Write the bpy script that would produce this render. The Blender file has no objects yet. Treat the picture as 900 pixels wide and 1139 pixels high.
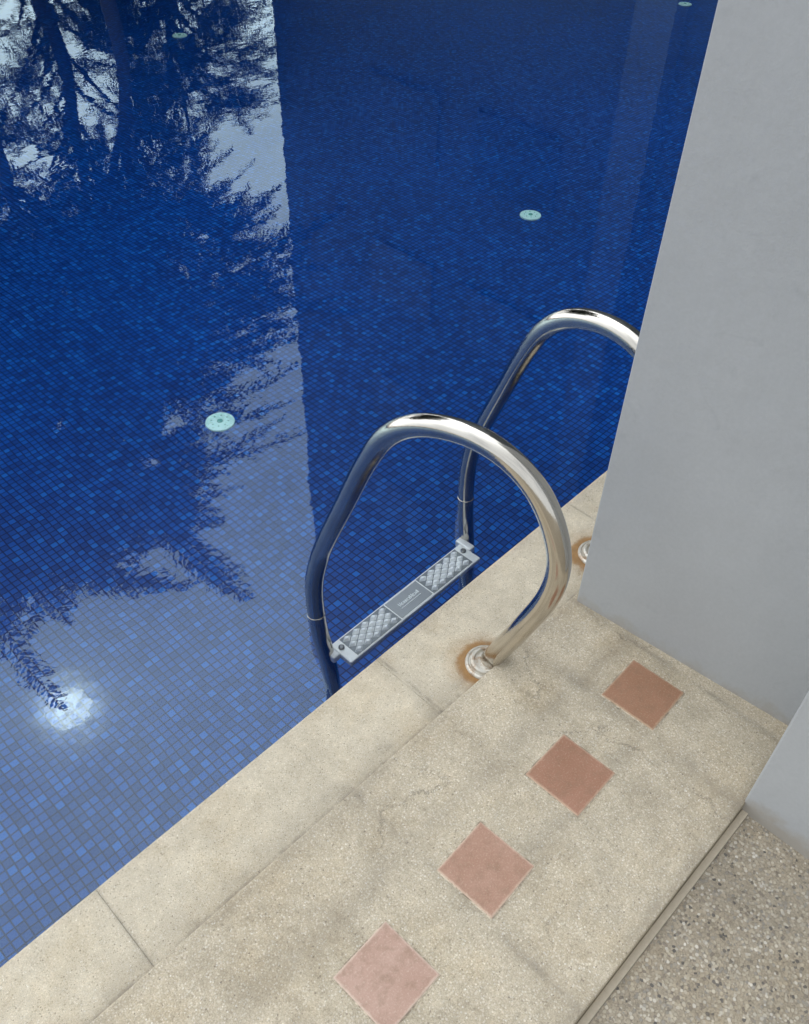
import bpy, bmesh, math, random
from mathutils import Vector, Matrix
random.seed(7)
C = bpy.context.scene.collection
R = math.radians
# ------------------------------------------------------------------ camera frame
F, CX, CY, H = 985.0, 450.0, 569.5, 1.75
dn = Vector((-.0163, .7160, .6979)).normalized()
ax = Vector((.7054, -.4864, .5155)); ax = (ax - dn*ax.dot(dn)).normalized()
up = -dn
ay = up.cross(ax)
def unit(u, v):
    r = Vector((u-CX, v-CY, F)); k = r.dot(dn)
    return r.dot(ax)/k, r.dot(ay)/k
def W(u, v, z=0.0):
    x, y = unit(u, v); h = H - z
    return Vector((x*h, y*h, z))
cam_d = bpy.data.cameras.new('camera'); cam = bpy.data.objects.new('camera', cam_d); C.objects.link(cam)
rot = Matrix(((ax.x, -ax.y, -ax.z), (ay.x, -ay.y, -ay.z), (up.x, -up.y, -up.z)))
cam.matrix_world = Matrix.Translation((0, 0, H)) @ rot.to_4x4()
cam_d.sensor_fit = 'VERTICAL'; cam_d.sensor_height = 24; cam_d.lens = F/1139*24
cam_d.clip_start = .05; cam_d.clip_end = 2000
bpy.context.scene.camera = cam

# ------------------------------------------------------------------ helpers
def tag(o, label=None, cat=None, group=None, kind=None):
    if label: o['label'] = label
    if cat: o['category'] = cat
    if group: o['group'] = group
    if kind: o['kind'] = kind
    return o
def empty(name, loc, label, cat, group=None):
    o = bpy.data.objects.new(name, None); C.objects.link(o); o.location = loc; o.empty_display_size = .1
    return tag(o, label, cat, group)
def link(name, me, mat, parent=None, smooth=False):
    o = bpy.data.objects.new(name, me); C.objects.link(o)
    for m_ in (mat if isinstance(mat, (list, tuple)) else [mat]): me.materials.append(m_)
    if smooth:
        for p in me.polygons: p.use_smooth = True
    if parent: o.parent = parent
    return o
def from_bm(name, bm, mat, parent=None, smooth=False, recalc=True):
    me = bpy.data.meshes.new(name)
    if recalc: bmesh.ops.recalc_face_normals(bm, faces=bm.faces)
    bm.to_mesh(me); bm.free()
    return link(name, me, mat, parent, smooth)
def box(bm, x0, x1, y0, y1, z0, z1):
    v = [bm.verts.new(p) for p in ((x0,y0,z0),(x1,y0,z0),(x1,y1,z0),(x0,y1,z0),(x0,y0,z1),(x1,y0,z1),(x1,y1,z1),(x0,y1,z1))]
    for f in ((0,3,2,1),(4,5,6,7),(0,1,5,4),(1,2,6,5),(2,3,7,6),(3,0,4,7)): bm.faces.new([v[i] for i in f])
def prism(bm, pts, z0, z1):
    a = [bm.verts.new((p[0],p[1],z0)) for p in pts]; b = [bm.verts.new((p[0],p[1],z1)) for p in pts]; n = len(pts)
    bm.faces.new(a[::-1]); bm.faces.new(b)
    for i in range(n): bm.faces.new((a[i],a[(i+1)%n],b[(i+1)%n],b[i]))
def bevel(bm, w, seg=2, filt=None):
    es = [e for e in bm.edges if (filt is None or filt(e))]
    bmesh.ops.bevel(bm, geom=es, offset=w, segments=seg, affect='EDGES', profile=.5, clamp_overlap=True)
def catmull(pts, n=8):
    P = [pts[0]*2-pts[1]] + list(pts) + [pts[-1]*2-pts[-2]]; out = []
    for i in range(1, len(P)-2):
        for k in range(n):
            t = k/n; a,b,c,d = P[i-1],P[i],P[i+1],P[i+2]
            out.append(.5*((2*b)+(c-a)*t+(2*a-5*b+4*c-d)*t*t+(3*b-a-3*c+d)*t**3))
    out.append(P[-2]); return out
def tube(bm, pts, rad, seg=20, caps=True):
    rings = []; t0 = (pts[1]-pts[0]).normalized(); nrm = t0.orthogonal().normalized()
    for i, p in enumerate(pts):
        t = (pts[min(i+1,len(pts)-1)]-pts[max(i-1,0)]).normalized()
        nrm = (nrm - t*nrm.dot(t)).normalized(); bn = t.cross(nrm)
        r = rad[i] if isinstance(rad, (list, tuple)) else rad
        rings.append([bm.verts.new(p + nrm*math.cos(2*math.pi*k/seg)*r + bn*math.sin(2*math.pi*k/seg)*r) for k in range(seg)])
    for a, b in zip(rings, rings[1:]):
        for k in range(seg): bm.faces.new((a[k], a[(k+1)%seg], b[(k+1)%seg], b[k]))
    if caps: bm.faces.new(rings[0][::-1]); bm.faces.new(rings[-1])
def lathe(bm, prof, c=(0,0,0), seg=48):
    rings = []
    for r, z in prof:
        rings.append([bm.verts.new((c[0]+r*math.cos(2*math.pi*k/seg), c[1]+r*math.sin(2*math.pi*k/seg), c[2]+z)) for k in range(seg)])
    for a, b in zip(rings, rings[1:]):
        for k in range(seg): bm.faces.new((a[k], a[(k+1)%seg], b[(k+1)%seg], b[k]))
    bm.faces.new(rings[-1]); bm.faces.new(rings[0][::-1])

# ------------------------------------------------------------------ materials
class M:
    def __init__(s, name):
        s.m = bpy.data.materials.new(name); s.m.use_nodes = True; s.t = s.m.node_tree; s.t.nodes.clear()
    def n(s, typ, ins=None, **props):
        nd = s.t.nodes.new(typ)
        for k, v in props.items(): setattr(nd, k, v)
        for k, v in (ins or {}).items():
            if isinstance(v, bpy.types.NodeSocket): s.t.links.new(v, nd.inputs[k])
            else: nd.inputs[k].default_value = v
        return nd
    def math(s, op, a, b=0.0, c=None, clamp=False):
        d = {0: a, 1: b}
        if c is not None: d[2] = c
        return s.n('ShaderNodeMath', d, operation=op, use_clamp=clamp).outputs[0]
    def vm(s, op, a, b=None):
        d = {0: a}
        if b is not None: d[1] = b
        nd = s.n('ShaderNodeVectorMath', d, operation=op)
        return nd.outputs['Value'] if op in ('DOT_PRODUCT', 'DISTANCE', 'LENGTH') else nd.outputs[0]
    def scale(s, a, k):
        nd = s.n('ShaderNodeVectorMath', {0: a}, operation='SCALE'); nd.inputs['Scale'].default_value = k
        return nd.outputs[0]
    def pos(s): return s.n('ShaderNodeNewGeometry').outputs['Position']
    def noise(s, vec, scale, detail=4, rough=.55, col=False, dist=0.0):
        nd = s.n('ShaderNodeTexNoise', {'Vector': vec, 'Scale': scale, 'Detail': detail, 'Roughness': rough, 'Distortion': dist})
        return nd.outputs['Color' if col else 'Fac']
    def vor(s, vec, scale, out='Color', feature='F1'):
        return s.n('ShaderNodeTexVoronoi', {'Vector': vec, 'Scale': scale}, feature=feature).outputs[out]
    def ramp(s, fac, stops, interp='LINEAR'):
        nd = s.n('ShaderNodeValToRGB', {0: fac}); cr = nd.color_ramp; cr.interpolation = interp
        while len(cr.elements) < len(stops): cr.elements.new(.5)
        for e, (p, c) in zip(cr.elements, stops):
            e.position = p; e.color = (c, c, c, 1) if isinstance(c, (int, float)) else (*c, 1)
        return nd.outputs[0]
    def mix(s, fac, a, b, blend='MIX'):
        nd = s.t.nodes.new('ShaderNodeMix'); nd.data_type = 'RGBA'; nd.blend_type = blend
        for i, v in ((0, fac), (6, a), (7, b)):
            if isinstance(v, bpy.types.NodeSocket): s.t.links.new(v, nd.inputs[i])
            else: nd.inputs[i].default_value = v if i == 0 else (*v, 1)
        return nd.outputs[2]
    def bump(s, h, dist, strength=1.0, normal=None):
        d = {'Height': h, 'Distance': dist, 'Strength': strength}
        if normal is not None: d['Normal'] = normal
        return s.n('ShaderNodeBump', d).outputs[0]
    def principled(s, color, rough=.5, metal=0.0, normal=None, spec=.5):
        b = s.n('ShaderNodeBsdfPrincipled', {'Roughness': rough, 'Metallic': metal, 'Specular IOR Level': spec})
        if isinstance(color, bpy.types.NodeSocket): s.t.links.new(color, b.inputs['Base Color'])
        else: b.inputs['Base Color'].default_value = (*color, 1)
        if normal is not None: s.t.links.new(normal, b.inputs['Normal'])
        s.out(b.outputs[0]); return s.m
    def out(s, sh): 
        o = s.n('ShaderNodeOutputMaterial'); s.t.links.new(sh, o.inputs[0])
    def line(s, coord, at, w):
        d = s.math('ABSOLUTE', s.math('SUBTRACT', coord, at))
        return s.math('SUBTRACT', 1.0, s.math('DIVIDE', d, w), clamp=True)

FL = (1.064, .740); FL2 = (1.550, .766)
def aggregate(name, palette, cement, scale, tone=(.8, 1.12), rust=False, grime=None, amount=.55, bumpd=.0012, gcol=(.20, .175, .14), cover=.5, dirt=0.0, crack=0.0):
    s = M(name); p = s.pos()
    vsc = s.vm('ADD', p, s.vm('MULTIPLY', s.noise(p, scale*.4, 2, .5, col=True), (.004, .004, .004)))
    col = s.vor(vsc, scale); dist = s.vor(vsc, scale, 'Distance')
    sep = s.n('ShaderNodeSeparateColor', {0: col}); r, g, b = sep.outputs[0], sep.outputs[1], sep.outputs[2]
    peb = s.ramp(r, palette, 'CONSTANT')
    peb = s.mix(1.0, peb, s.ramp(g, [(0, .84), (1, 1.10)]), 'MULTIPLY')
    fine = s.noise(p, scale*2.0, 3, .7)
    cem = s.mix(1.0, cement, s.ramp(fine, [(.3, .68), (.7, 1.26)]), 'MULTIPLY')
    m = s.ramp(dist, [(amount-.10, 1.0), (amount+.04, 0.0)])
    m = s.math('MULTIPLY', m, s.ramp(b, [(.1, cover-.3), (.55, min(1, cover+.35))]))
    c = s.mix(m, cem, peb)
    big = s.noise(p, 2.2, 6, .62); mid = s.noise(p, 22, 6, .75)
    c = s.mix(1.0, c, s.ramp(big, [(.3, tone[0]), (.68, tone[1])]), 'MULTIPLY')
    c = s.mix(1.0, c, s.ramp(mid, [(.3, .86), (.6, 1.05)]), 'MULTIPLY')
    c = s.mix(s.ramp(s.noise(p, 4.5, 7, .75), [(.48, 0.0), (.66, .45)]), c, s.mix(1.0, c, (.87, .80, .68), 'MULTIPLY'))
    if dirt:
        dm = s.math('MULTIPLY', s.ramp(s.noise(p, 5.5, 8, .80, dist=.6), [(.46, 0.0), (.72, 1.0)]), dirt)
        c = s.mix(dm, c, s.mix(1.0, c, (.54, .515, .475), 'MULTIPLY'))
    if crack:
        wv = s.vm('ADD', p, s.scale(s.noise(p, 6, 6, .75, col=True), .16))
        de = s.vor(wv, 2.6, 'Distance', 'DISTANCE_TO_EDGE')
        ck = s.ramp(de, [(0.0, 1.0), (.007, 0.0)])
        ck = s.math('MULTIPLY', ck, s.ramp(s.noise(p, 3.2, 3, .6), [(.47, 0.0), (.55, crack)]))
        c = s.mix(ck, c, (.16, .14, .11))
    xyz = s.n('ShaderNodeSeparateXYZ', {0: p}); X, Y = xyz.outputs[0], xyz.outputs[1]
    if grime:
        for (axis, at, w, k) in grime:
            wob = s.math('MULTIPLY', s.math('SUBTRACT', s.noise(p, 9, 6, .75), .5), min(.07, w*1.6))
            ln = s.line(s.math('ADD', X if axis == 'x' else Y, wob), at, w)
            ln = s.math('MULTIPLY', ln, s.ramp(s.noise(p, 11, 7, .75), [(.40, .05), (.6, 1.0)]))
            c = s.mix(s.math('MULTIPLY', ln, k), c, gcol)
    if rust:
        flat = s.n('ShaderNodeCombineXYZ', {0: X, 1: Y, 2: 0.0}).outputs[0]
        for q in (FL, FL2):
            d = s.vm('DISTANCE', flat, (q[0]-.005, q[1]+.003, 0))
            d = s.math('ADD', d, s.math('MULTIPLY', s.math('SUBTRACT', s.noise(p, 30, 5, .7), .5), .045))
            k = s.ramp(s.math('MULTIPLY', d, 5.0), [(.29, .9), (.325, .75), (.365, .3), (.52, 0)])
            c = s.mix(k, c, s.mix(s.noise(p, 40, 3), (.42, .21, .06), (.18, .10, .04)))
    hgt = s.math('ADD', s.math('MULTIPLY', m, .7), s.math('MULTIPLY', fine, .6))
    return s.principled(c, .85, 0, s.bump(hgt, bumpd), .25)

cream = [(0, (.68, .60, .465)), (.3, (.57, .485, .36)), (.55, (.76, .69, .57)), (.84, (.44, .375, .28)), (.94, (.30, .25, .195)), (.97, (.83, .79, .70))]
m_coping = aggregate('coping_wash', cream, (.65, .57, .435), 310, (.88, 1.07), rust=True, amount=.46, bumpd=.0007, cover=.45, dirt=.4, crack=.45,
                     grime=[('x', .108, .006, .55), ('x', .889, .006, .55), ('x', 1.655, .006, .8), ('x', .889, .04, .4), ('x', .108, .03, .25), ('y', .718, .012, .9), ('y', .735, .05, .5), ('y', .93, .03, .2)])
m_slab = aggregate('slab_wash', cream, (.545, .468, .348), 240, (.87, 1.08), amount=.5, bumpd=.0010, cover=.55, dirt=.65, crack=.7,
                   grime=[('x', .60, .012, .35), ('x', .60, .04, .25), ('x', 1.16, .035, .45), ('y', .54, .04, .35), ('y', .36, .035, .3), ('y', .12, .02, .4), ('y', .70, .02, .3), ('x', 1.355, .012, .6)])
pebs = [(0, (.46, .40, .305)), (.2, (.37, .315, .235)), (.36, (.54, .48, .385)), (.52, (.26, .22, .175)), (.6, (.42, .355, .265)), (.74, (.32, .29, .245)), (.88, (.15, .135, .12)), (.94, (.61, .56, .48))]
m_pebble = aggregate('pebble_wash', pebs, (.365, .312, .235), 160, (.88, 1.1), amount=.60, bumpd=.0018, cover=.8, dirt=.3)
s = M('plain_concrete'); p = s.pos()
m_lip = s.principled(s.mix(s.noise(p, 90, 5, .7), (.42, .36, .27), (.60, .52, .40)), .85, 0, s.bump(s.noise(p, 160, 3), .002))
s = M('grout_dark'); m_dark = s.principled((.16, .14, .105), .9)

def plaster(name, base):
    s = M(name); p = s.pos()
    big = s.noise(p, 1.4, 5, .55); st = s.noise(s.vm('MULTIPLY', p, (1, 1, .35)), 9, 5, .65)
    c = s.mix(1.0, base, s.ramp(big, [(.3, .95), (.7, 1.04)]), 'MULTIPLY')
    c = s.mix(1.0, c, s.ramp(st, [(.3, .975), (.7, 1.02)]), 'MULTIPLY')
    c = s.mix(1.0, c, s.ramp(s.noise(p, 120, 3, .6), [(.3, .97), (.7, 1.02)]), 'MULTIPLY')
    sm = s.ramp(s.noise(p, 11, 3, .5, dist=1.2), [(.64, 0.0), (.76, .22)])
    c = s.mix(sm, c, (.26, .27, .28))
    z = s.n('ShaderNodeSeparateXYZ', {0: p}).outputs[2]
    zz = s.math('ADD', z, s.math('MULTIPLY', s.math('SUBTRACT', s.noise(p, 14, 6, .75), .5), .14))
    c = s.mix(s.ramp(zz, [(0.01, .6), (.06, .0)]), c, (.33, .28, .21))
    b = s.bump(s.math('ADD', s.noise(p, 5, 4, .6), s.math('MULTIPLY', s.noise(p, 220, 2), .08)), .005)
    return s.principled(c, .62, 0, b, .35)
m_wall = plaster('grey_plaster', (.41, .42, .425))

def mosaic(name, axes, pitch=.032):
    s = M(name); p = s.pos()
    wob = s.scale(s.vm('SUBTRACT', s.noise(p, 1.8, 2, .5, col=True), (.5, .5, .5)), .05)
    q = s.n('ShaderNodeSeparateXYZ', {0: s.vm('ADD', p, wob)})
    v = s.n('ShaderNodeCombineXYZ', {0: q.outputs[axes[0]], 1: q.outputs[axes[1]], 2: 0.0}).outputs[0]
    v = s.vm('DIVIDE', v, (pitch, pitch, 1))
    cell = s.vm('FLOOR', v); fr = s.n('ShaderNodeSeparateXYZ', {0: s.vm('FRACTION', v)})
    rnd = s.n('ShaderNodeTexWhiteNoise', {'Vector': cell}, noise_dimensions='3D').outputs['Value']
    c = s.ramp(rnd, [(0, (.0015, .050, .255)), (.18, (.0015, .064, .315)), (.45, (.002, .080, .38)), (.78, (.003, .102, .45)), (.94, (.005, .138, .54))], 'CONSTANT')
    ex = s.math('ABSOLUTE', s.math('SUBTRACT', fr.outputs[0], .5)); ey = s.math('ABSOLUTE', s.math('SUBTRACT', fr.outputs[1], .5))
    e = s.math('MAXIMUM', ex, ey)
    c = s.mix(s.ramp(e, [(.385, 0.0), (.44, .95)]), c, (.001, .011, .08))
    c = s.mix(1.0, c, s.ramp(s.noise(p, .5, 3), [(.3, .84), (.7, 1.13)]), 'MULTIPLY')
    return s.principled(c, .35, 0, None, .3)
m_floor = mosaic('mosaic_floor', (0, 1)); m_wy = mosaic('mosaic_wall_long', (0, 2)); m_wx = mosaic('mosaic_wall_short', (1, 2))

s = M('pool_water'); p = s.pos()
n1 = s.noise(s.vm('MULTIPLY', p, (1, 1.2, 1)), 5, 2, .5); n2 = s.noise(p, 24, 2, .5)
hh = s.math('ADD', s.math('MULTIPLY', n1, .00042), s.math('MULTIPLY', n2, .00008))
nb = s.bump(hh, 1.0)
fr = s.n('ShaderNodeFresnel', {'IOR': 1.42, 'Normal': nb}).outputs[0]
tr = s.n('ShaderNodeBsdfTransparent', {'Color': (.93, .965, .98, 1)})
gl = s.n('ShaderNodeBsdfGlossy', {'Color': (.74, .93, .95, 1), 'Roughness': .0, 'Normal': nb})
s.out(s.n('ShaderNodeMixShader', {0: fr, 1: tr.outputs[0], 2: gl.outputs[0]}).outputs[0]); m_water = s.m

s = M('polished_steel'); p = s.pos()
ro = s.ramp(s.noise(p, 60, 4, .7), [(.35, .08), (.7, .20)])
m_steel = s.principled(s.mix(s.noise(p, 12, 4), (.50, .465, .41), (.68, .645, .58)), ro, 1.0, s.bump(s.noise(s.vm('MULTIPLY', p, (1, 1, 1)), 160, 2), .00010))
s = M('flange_steel'); p = s.pos()
m_flange = s.principled(s.mix(s.ramp(s.noise(p, 45, 4, .7), [(.47, 0.0), (.62, .7)]), (.58, .55, .48), (.33, .20, .10)), .38, .5)
s = M('step_aluminium'); p = s.pos()
m_alu = s.principled(s.mix(s.noise(p, 30, 3), (.80, .79, .75), (1.0, .98, .94)), .3, .1)
s = M('step_stud'); m_pad = s.principled((1, .99, .96), .2, .0)
s = M('step_recess'); m_rec = s.principled((.22, .23, .235), .4, .3)
s = M('step_plate'); m_plate = s.principled((.44, .445, .44), .25, .4)
s = M('bolt_steel'); m_bolt = s.principled((.20, .20, .20), .35, 1)
s = M('mint_plastic'); p = s.pos()
m_mint = s.principled(s.mix(s.noise(p, 60, 3), (.50, .94, .80), (.72, 1, .92)), .45)
s = M('mint_dark'); m_mintd = s.principled((.15, .46, .38), .5)
def terracotta(name, a, b, edge):
    s = M(name); p = s.pos()
    c = s.mix(s.ramp(s.noise(p, 16, 5, .6), [(.3, 0.0), (.7, 1.0)]), a, b)
    c = s.mix(s.ramp(s.noise(p, 260, 3, .7), [(.52, 0.0), (.72, .5)]), c, edge)
    c = s.mix(s.ramp(s.noise(p, 34, 6, .75), [(.48, 0.0), (.70, .5)]), c, (.23, .15, .095))
    q = s.n('ShaderNodeSeparateXYZ', {0: s.n('ShaderNodeTexCoord').outputs['Object']})
    e = s.math('MAXIMUM', s.math('ABSOLUTE', q.outputs[0]), s.math('ABSOLUTE', q.outputs[1]))
    e = s.math('ADD', e, s.math('MULTIPLY', s.math('SUBTRACT', s.noise(p, 70, 5, .75), .5), .010))
    c = s.mix(s.ramp(s.math('MULTIPLY', e, 10), [(.635, 0.0), (.68, .75)]), c, edge)
    return s.principled(c, .75, 0, s.bump(s.noise(p, 260, 3), .0010), .3)
tiles_m = [terracotta('terracotta_a', (.30, .155, .09), (.36, .19, .118), (.50, .36, .24)),
           terracotta('terracotta_b', (.31, .16, .10), (.38, .20, .135), (.54, .38, .27)),
           terracotta('terracotta_c', (.37, .21, .145), (.43, .26, .19), (.62, .47, .36)),
           terracotta('terracotta_d', (.44, .28, .215), (.50, .335, .265), (.66, .52, .42))]
s = M('tile_edge'); p = s.pos(); m_tedge = s.principled(s.mix(s.ramp(s.noise(p, 60, 5, .75), [(.4, 0), (.6, 1)]), (.26, .21, .15), (.62, .53, .40)), .85)

# ------------------------------------------------------------------ setting
PX0, PX1, PY0, PY1 = -9.0, 12.3, .895, 12.5
ZW, ZF, ZS, ZG = -.20, -1.10, .024, -.012
def edge_y(x): return .9215 + .0165*x      # pool edge runs very slightly askew
# coping stones
bm = bmesh.new(); xs = [.108 + .773*k for k in range(-12, 16)]
for a, b in zip(xs, xs[1:]):
    x0, x1 = a+.0003, b-.0003
    prism(bm, [(x0, .55), (x1, .55), (x1, edge_y(x1)), (x0, edge_y(x0))], -.05, 0)
bevel(bm, .006, 3, lambda e: all(v.co.y > .8 for v in e.verts) and all(v.co.z > -.01 for v in e.verts))
tag(from_bm('pool_coping', bm, m_coping), 'pale pebble-wash coping along the pool edge', 'paving', kind='structure')
bm = bmesh.new(); box(bm, PX0, PX1, .56, .915, -.30, -.052)
tag(from_bm('coping_bed', bm, m_dark), 'mortar bed under the pool coping', 'paving', kind='structure')
# raised strip with the tiles
bm = bmesh.new(); YS0, YS1 = .112, .712
prism(bm, [(PX0, YS0), (PX1, YS0), (PX1, YS1), (PX0, YS1)], -.06, ZS)
bevel(bm, .004, 2, lambda e: all(v.co.z > .01 for v in e.verts) and abs(e.verts[0].co.y-e.verts[1].co.y) < .01)
tag(from_bm('paving_slab', bm, m_slab), 'raised beige pebble-wash paving strip holding the brown tiles', 'paving', kind='structure')
bm = bmesh.new(); box(bm, PX0, PX1, .0965, .1112, -.08, -.006); bevel(bm, .001, 1)
tag(from_bm('paving_lip', bm, m_lip), 'thin concrete lip beside the paving strip', 'paving', kind='structure')
# ground with an opening for the pool
bm = bmesh.new(); G = 600
def sheet(x0, x1, y0, y1, z):
    bm.faces.new([bm.verts.new(q) for q in ((x0,y0,z),(x1,y0,z),(x1,y1,z),(x0,y1,z))])
sheet(-G, G, -G, .0955, ZG)
sheet(-G, PX0, .0955, G, ZG); sheet(PX1, G, .0955, G, ZG); sheet(PX0, PX1, PY1, G, ZG)
tag(from_bm('ground', bm, m_pebble, recalc=False), 'brown and cream exposed pebble ground', 'ground', kind='structure')
bm = bmesh.new(); box(bm, PX0, PX1, .02, .6, -.14, -.0625)
tag(from_bm('slab_bed', bm, m_dark), 'mortar bed under the paving strip', 'paving', kind='structure')
# pool
bm = bmesh.new(); sheet(PX0, PX1, PY0, PY1, ZF)
tag(from_bm('pool_floor', bm, m_floor, recalc=False), 'blue mosaic pool floor', 'pool', kind='structure')
bm = bmesh.new()
for y in (PY0, PY1): bm.faces.new([bm.verts.new(q) for q in ((PX0,y,ZF),(PX1,y,ZF),(PX1,y,-.02 if y > 2 else -.055),(PX0,y,-.02 if y > 2 else -.055))])
tag(from_bm('pool_side_wall', bm, m_wy, recalc=False), 'blue mosaic long walls of the pool', 'pool', kind='structure')
bm = bmesh.new()
for x in (PX0, PX1): bm.faces.new([bm.verts.new(q) for q in ((x,PY0,ZF),(x,PY1,ZF),(x,PY1,-.02),(x,PY0,-.02))])
tag(from_bm('pool_end_wall', bm, m_wx, recalc=False), 'blue mosaic end walls of the pool', 'pool', kind='structure')
bm = bmesh.new(); sheet(PX0, PX1, PY0, PY1, ZW)
tag(from_bm('water', bm, m_water, recalc=False), 'still blue pool water with faint ripples', 'water', kind='structure')

# walls on the right
c0 = W(641, 668, ZS); c1 = W(862, 801, ZS)
prm = [(c0.x, c0.y), (c1.x+.01, c1.y-.05), (3.4, c1.y-.05), (3.4, c0.y)]
bm = bmesh.new(); prism(bm, prm, ZS-.03, 3.3); bevel(bm, .004, 2)
tag(from_bm('plaster_wall', bm, m_wall), 'tall pale grey plastered wall standing behind the ladder and the tile row', 'wall')
d0 = W(817, 896, ZG)
bm = bmesh.new(); prism(bm, [(d0.x, d0.y-.012), (d0.x+.02, -1.6), (3.4, -1.6), (3.4, d0.y-.012)], ZG-.03, 3.3); bevel(bm, .004, 2)
tag(from_bm('plaster_pillar', bm, m_wall), 'grey plastered pillar at the lower right corner, standing on the pebble ground', 'pillar')

# tiles
tl = ['darkest brown square tile, nearest the grey wall', 'brown square tile second from the grey wall',
      'terracotta square tile third from the grey wall, pale worn edge', 'palest pinkish square tile, farthest from the grey wall']
for i, (u, v) in enumerate([(715, 772), (634.5, 861), (540.5, 966), (430, 1086)]):
    q = W(u, v, ZS)
    e = empty('floor_tile', (q.x, q.y, ZS), tl[i], 'tile', 'square brown tiles set in the paving strip'); e.rotation_euler.z = R((2.0, 1.2, 2.6, 1.8)[i])
    bm = bmesh.new(); h = .0685; box(bm, -h, h, -h, h, -.008, .0028); bevel(bm, .0018, 2); from_bm('tile_face', bm, tiles_m[i], e)
    bm = bmesh.new(); h = .0710; box(bm, -h, h, -h, h, -.010, .0010); from_bm('grout', bm, m_tedge, e)

# ------------------------------------------------------------------ ladder
lad = empty('pool_ladder', (0, 0, 0), 'stainless steel pool ladder arching from the coping into the water', 'ladder')
def plane_hit(u, v, X0, Y0, sl):
    x, y = unit(u, v); h = (X0 - sl*Y0)/(x - sl*y)
    return Vector((x*h, y*h, H-h))
pix = [(545, 735), (580, 699), (611, 662), (622, 620), (608, 565), (576, 519), (528, 486), (474, 473), (434, 483), (408, 513), (383, 561), (363, 601), (356, 619)]
near = [plane_hit(u, v, 1.075, .73, -.176) for u, v in pix]
near2 = near + [Vector((.971, 1.265, -.04)), Vector((.966, 1.268, -.13)), Vector((.968, 1.26, -.26)), Vector((.98, 1.235, -.5)), Vector((.985, 1.225, -1.02))]
far = []
for q in near2:
    y = q.y + .026; z = q.z
    x = 1.565 + .106*(y-.77) if z > -.1 else 1.565 + .106*(1.29-.77)
    far.append(Vector((x, y, z)))
for path, fc in ((near2, FL), (far, FL2)):
    pts = [Vector((path[0].x, path[0].y, -.04))+(path[0]-path[1])*.15] + path
    pts = catmull(pts, 8)
    bm = bmesh.new(); tube(bm, pts, .0255, 28); from_bm('rail', bm, m_steel, lad, True)
    bm = bmesh.new(); lathe(bm, [(.052, -.001), (.052, .003), (.050, .006), (.046, .008), (.043, .006), (.041, .006), (.039, .013), (.035, .017), (.031, .017), (.029, .010)], (fc[0], fc[1], 0)); f = from_bm('flange', bm, m_flange, lad, False)
    i0 = min(range(len(pts)), key=lambda i: abs(pts[i].z - ZW) + (5 if pts[i].y < 1 else 0))
    bm = bmesh.new(); tube(bm, [pts[i0-1], pts[i0-1].lerp(pts[i0], .25)], .0262, 28); from_bm('collar', bm, m_steel, lad, True)

def make_step():
    L, D = .58, .090
    st_bm = bmesh.new(); box(st_bm, -L/2, L/2, -D/2, D/2, -.020, 0); bevel(st_bm, .004, 2)
    st = from_bm('step', st_bm, m_alu, lad)
    for sgn in (-1, 1):
        bm = bmesh.new(); x0 = sgn*.165; box(bm, x0-.092, x0+.092, -D/2+.006, D/2-.006, -.002, .0012)
        nx, ny = 5, 3; w = .184/nx; d = (D-.012)/ny
        for j in range(ny*2-1):
            for i in range(nx - (j % 2)):
                cx = x0-.092+w*(i+.5+.5*(j % 2)); cy = -D/2+.006+d*(.5+.5*j)
                k = .44; t = .20
                q = [bm.verts.new(p) for p in ((cx-w*k, cy, .0010), (cx, cy-d*k, .0010), (cx+w*k, cy, .0010), (cx, cy+d*k, .0010))]
                q2 = [bm.verts.new(p) for p in ((cx-w*t, cy, .009), (cx, cy-d*t, .009), (cx+w*t, cy, .009), (cx, cy+d*t, .009))]
                for a in range(4): bm.faces.new((q[a], q[(a+1) % 4], q2[(a+1) % 4], q2[a])).material_index = 1
                bm.faces.new(q2).material_index = 1
        from_bm('grip_pad', bm, [m_rec, m_pad], st)
        bm = bmesh.new(); lathe(bm, [(.009, .0), (.009, .005), (.006, .007)], (sgn*.272, .014, 0), 16); from_bm('bolt', bm, m_bolt, st)
        bm = bmesh.new(); box(bm, sgn*.302-.014, sgn*.302+.014, .0, .064, -.026, .003); bevel(bm, .006, 2); from_bm('bracket', bm, m_alu, st)
    bm = bmesh.new(); box(bm, -.068, .068, -D/2+.008, D/2-.008, -.002, .0012); from_bm('centre_plate', bm, m_plate, st)
    bm = bmesh.new(); x = -.040; f_ = .82
    for k, wd in enumerate((.010, .007, .007, .006, .009, .005, .011, .009, .009, .005)):
        wd *= f_; hgt = .013 if k in (0, 6, 9) else .0095; t = .0020
        if k % 3 == 1:
            box(bm, x, x+wd, -.003, -.003+t, .001, .003); box(bm, x, x+t, -.003+t, -.003+hgt, .001, .003); box(bm, x+t, x+wd, -.003+hgt-t, -.003+hgt, .001, .003)
        else:
            box(bm, x, x+t, -.003, -.003+hgt, .001, .003); box(bm, x+wd-t, x+wd, -.003, -.003+hgt, .001, .003)
            if wd > 2*t+.001: box(bm, x+t, x+wd-t, .0005, .0005+t, .001, .003)
        x += wd + .0022
    box(bm, -.042, .042, -.012, -.010, .001, .003)
    from_bm('raised_lettering', bm, m_pad, st)
    return st
st = make_step(); st.location = (1.287, 1.214, -.35); st.rotation_euler.z = R(1.2)

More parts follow.
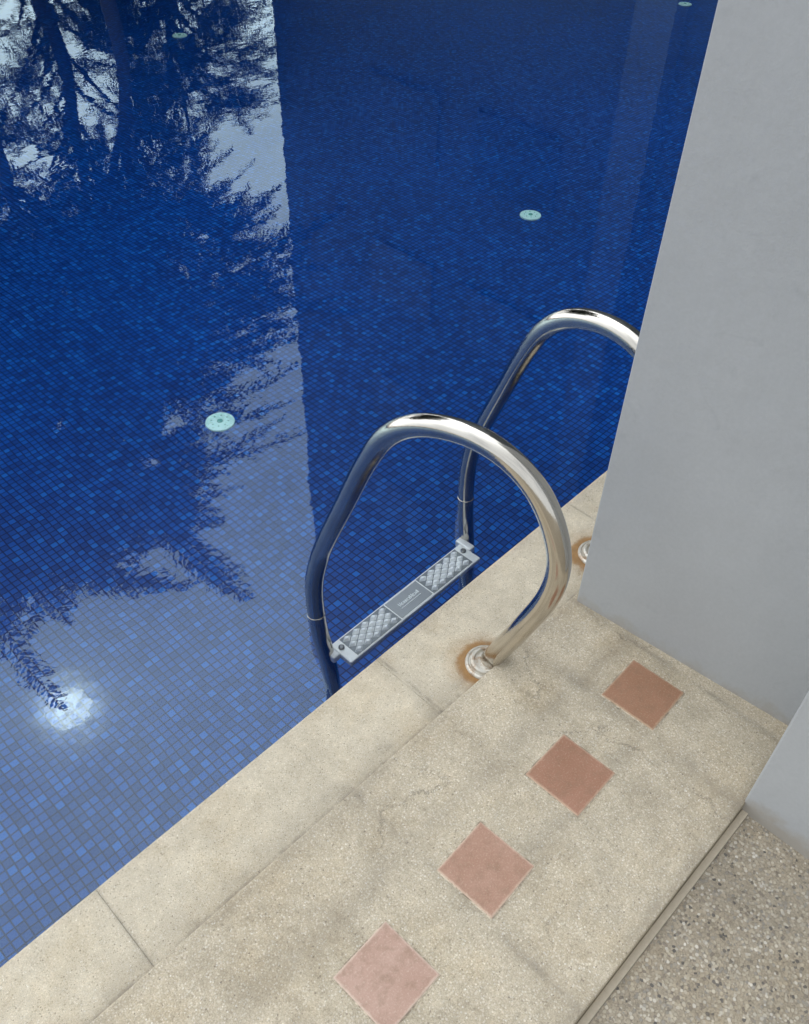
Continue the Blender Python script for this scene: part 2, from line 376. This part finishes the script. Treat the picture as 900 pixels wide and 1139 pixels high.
# inlets on the pool floor
for (u, v, lb) in [(590, 240, 'mint green round inlet on the pool floor, beyond the farther ladder rail'),
                   (245, 470, 'nearest mint green round inlet on the pool floor, left of the ladder'),
                   (200, 40, 'small far mint inlet on the pool floor at the top left'),
                   (762, 5, 'tiny far mint inlet on the pool floor beside the top of the grey wall')]:
    q = W(u, v, ZF)
    e = empty('pool_inlet', (q.x, q.y, ZF), lb, 'pool inlet')
    bm = bmesh.new(); lathe(bm, [(.076, .001), (.074, .008), (.055, .012), (.022, .010)]); from_bm('cover', bm, m_mint, e, False)
    bm = bmesh.new(); lathe(bm, [(.015, .0105), (.014, .014), (.006, .014)], seg=24); from_bm('nozzle', bm, m_mintd, e)
    for k in range(8):
        bm = bmesh.new()
        a = k*math.pi/4; lathe(bm, [(.004, .012), (.004, .0135)], (.044*math.cos(a), .044*math.sin(a), 0), 8)
        from_bm('screw', bm, m_mintd, e)

# ------------------------------------------------------------------ trees over the far bank
s = M('foliage'); p = s.pos()
m_leaf = s.principled(s.mix(s.noise(p, .8, 3), (.025, .05, .02), (.05, .085, .035)), .7)
s = M('bark'); p = s.pos(); m_bark = s.principled(s.mix(s.noise(s.vm('MULTIPLY', p, (1, 1, .2)), 9, 5), (.05, .04, .03), (.12, .10, .08)), .9)
def tree(cx, cy, zb, zt, rad, nfr, label, seed, tr=.15, nb=44, nspray=0):
    rnd = random.Random(seed)
    e = empty('feathery_tree', (cx, cy, ZG), label, 'tree', None)
    bm = bmesh.new(); tips = []; ends = []
    tp = [Vector((rnd.uniform(-.05, .05)*k, rnd.uniform(-.05, .05)*k, k*(zt-.8)/6)) for k in range(7)]
    path = catmull(tp, 4); tube(bm, path, [tr*(1-.85*i/len(path)) for i in range(len(path))], 10)
    from_bm('trunk', bm, m_bark, e, True)
    bm = bmesh.new()
    for k in range(nb):
        t = (k+rnd.random())/nb; z = zb + (zt-zb)*t*.93
        prof = math.sin(math.pi*(.18+.77*(1-t)))**.8 if t > .15 else .75
        a = rnd.uniform(0, 2*math.pi); L = rad*prof*rnd.uniform(.6, 1.0)
        i = min(len(path)-1, int(len(path)*(z-.6)/(zt-.8))); st_ = path[max(2, i-2)]
        end = Vector((math.cos(a)*L, math.sin(a)*L, z+L*.12))
        midp = st_.lerp(end, .5) + Vector((0, 0, .25*L*.4))
        pp = catmull([st_, midp, end], 5); tube(bm, pp, [.06*(1-.85*j/len(pp)) for j in range(len(pp))], 6)
        tips += [pp[int(len(pp)*f)] for f in (.3, .45, .55, .65, .75, .85, .93)] + [pp[-1]]*3
        ends.append(pp[-1])
    from_bm('branch', bm, m_bark, e, True)
    V, Fc = [], []
    for k in range(nfr + nspray):
        spray = k >= nfr                     # long drooping sprays that stand clear of the crown
        o = Vector(rnd.choice(ends if spray else tips)) + Vector((rnd.gauss(0, .10), rnd.gauss(0, .10), rnd.gauss(0, .08)))
        out = Vector((o.x, o.y, 0)); out = out.normalized() if out.length > .1 else Vector((1, 0, 0))
        if spray: d = (out*1.3 + Vector((rnd.uniform(-.4, .4), rnd.uniform(-.4, .4), rnd.uniform(.3, 1.2)))).normalized()
        else: d = (out*rnd.uniform(.5, 1.3) + Vector((rnd.uniform(-.8, .8), rnd.uniform(-.8, .8), rnd.uniform(-.2, .6)))).normalized()
        L = rnd.uniform(2.4, 3.6) if spray else rnd.uniform(1.0, 1.9); n = 24 if spray else 15; pos = o.copy()
        for j in range(n):
            stp = L/n; d = (d + Vector((0, 0, -.045))).normalized(); pos = pos + d*stp
            sd = d.cross(Vector((0, 0, 1))); sd = sd.normalized() if sd.length > .01 else Vector((1, 0, 0))
            ll = (.50 if spray else .36)*math.sin(math.pi*(.20+.76*(j/n)))*rnd.uniform(.75, 1.1)
            for sg in (-1, 1):
                tip = pos + (sd*sg*.6 + d*.8 + Vector((0, 0, rnd.uniform(-.45, -.05)))).normalized()*ll
                wv = d*(.046 if spray else .037)
                b = len(V); V += [pos-wv, pos+wv, tip+wv*.2, tip-wv*.2]; Fc.append((b, b+1, b+2, b+3))
    me = bpy.data.meshes.new('crown'); me.from_pydata([tuple(v) for v in V], [], Fc); me.update()
    link('crown', me, m_leaf, e)
tree(1.5, 15.6, 5.4, 11.7, 4.2, 1900, 'tallest feathery tree on the far bank, dark in the reflection at far left', 1, nb=74, nspray=85)
tree(5.4, 14.4, 5.4, 10.9, 2.7, 1000, 'feathery tree on the far bank, reflected in the middle of the dark mass', 2, nspray=65)
tree(3.7, 15.4, 5.4, 11.6, 2.8, 1350, 'feathery tree on the far bank between the tallest one and the middle one', 5, nb=56, nspray=65)
tree(7.8, 14.3, 4.6, 9.4, 1.6, 480, 'small feathery tree on the far bank, reflected nearest the dark building', 3, nspray=40)
tree(12.1, 19.3, 2.0, 6.8, 1.6, 560, 'loose feathery tree standing behind the others, beside the dark building', 6, .12, 34)
tree(9.4, 20.0, 2.2, 9.8, 2.4, 300, 'loose feathery tree standing behind the middle tree', 8, .26, 38)
tree(5.4, 21.5, 2.2, 9.8, 2.6, 240, 'loose feathery tree standing behind the tallest tree', 9, .10, 38)

# ------------------------------------------------------------------ tall building at the right end of the pool
s = M('tower_wall'); p = s.pos(); m_tw = s.principled(s.mix(s.noise(p, .6, 4), (.10, .12, .14), (.13, .15, .175)), .8)
s = M('tower_pale'); m_tp = s.principled((.20, .22, .24), .7)
s = M('tower_glass'); m_tg = s.principled((.08, .10, .12), .35)
bx0, by1 = 13.4, 17.3; e = empty('apartment_building', (bx0, 0, ZG), 'tall dark apartment building mirrored in the right half of the pool', 'building')
def B(name, mat, *bs):
    bm = bmesh.new()
    for q in bs: box(bm, *q)
    return from_bm(name, bm, mat, e)
B('wall', m_tw, (0, 14, -22, by1, 0, 31))
B('pillar', m_tp, (-.35, -.002, 7.3, 8.0, 0, 31))
for k in range(7):
    z = 3.2 + k*3.7
    B('balcony', m_tw, (-.9, -.003, -3, 6.2, z-.15, z), (-.9, -.85, -3, 6.2, z+.002, z+.95))
    for y in (-2.4, .6, 3.6, 9.2, 12.2): B('window', m_tg, (-.05, .02, y, y+2.0, z+.9-.9*(y < 6), z+2.4))

# ------------------------------------------------------------------ light
sd = Vector((137.5, 646.5, 849.3)).normalized()
w = bpy.data.worlds.new('World'); bpy.context.scene.world = w; w.use_nodes = True
s = M.__new__(M); s.t = w.node_tree; s.t.nodes.clear()
sky = s.n('ShaderNodeTexSky', sky_type='NISHITA'); sky.sun_disc = False
sky.sun_elevation = math.asin(sd.z); sky.sun_rotation = math.atan2(sd.x, sd.y)
d = s.n('ShaderNodeTexCoord').outputs['Generated']; d = s.vm('NORMALIZE', d)
dot = s.math('MAXIMUM', s.vm('DOT_PRODUCT', d, tuple(sd)), 0.0)
g1 = s.math('MULTIPLY', s.math('POWER', dot, 4.0), 2.8)
g2 = s.math('MULTIPLY', s.math('POWER', dot, 3200.0), 17.0)
g2 = s.math('MULTIPLY', g2, s.ramp(s.noise(d, 90, 3, .6), [(.36, .3), (.54, 1.0)]))
g3 = s.math('MULTIPLY', s.math('POWER', dot, 450.0), 1.1)
zz = s.n('ShaderNodeSeparateXYZ', {0: d}).outputs[2]
low = s.math('POWER', s.math('SUBTRACT', 1.0, s.math('ABSOLUTE', zz), clamp=True), 3.0)
low = s.math('MULTIPLY', s.math('MULTIPLY', low, s.math('POWER', dot, 2.0)), 4.2)
cl = s.noise(s.vm('MULTIPLY', d, (1, 1, 1.8)), 2.6, 7, .6, dist=.4)
lum = s.math('ADD', s.math('ADD', s.math('ADD', g1, low), 1.10), s.math('ADD', g2, g3))
lum = s.math('MULTIPLY', lum, s.ramp(cl, [(.3, .9), (.7, 1.07)]))
cc = s.n('ShaderNodeCombineXYZ', {0: s.math('MULTIPLY', lum, .93), 1: s.math('MULTIPLY', lum, .98), 2: s.math('MULTIPLY', lum, 1.04)}).outputs[0]
skc = s.scale(sky.outputs[0], .1)
mask = s.ramp(cl, [(.33, .75), (.55, 1.0)])
nd = s.t.nodes.new('ShaderNodeMix'); nd.data_type = 'VECTOR'
s.t.links.new(mask, nd.inputs[0]); s.t.links.new(skc, nd.inputs[4]); s.t.links.new(cc, nd.inputs[5])
bg = s.n('ShaderNodeBackground', {'Strength': 1.0}); s.t.links.new(nd.outputs[1], bg.inputs[0])
o = s.n('ShaderNodeOutputWorld'); s.t.links.new(bg.outputs[0], o.inputs[0])
sl = bpy.data.lights.new('sun', 'SUN'); sl.energy = .008; sl.angle = R(2.6); sl.color = (1, .94, .86)
so = bpy.data.objects.new('sun', sl); C.objects.link(so); so.rotation_euler = (-sd).to_track_quat('-Z', 'Y').to_euler(); so.location = (0, 0, 30)
sc = bpy.context.scene; sc.view_settings.view_transform = 'Standard'; sc.view_settings.look = 'None'; sc.view_settings.exposure = 0
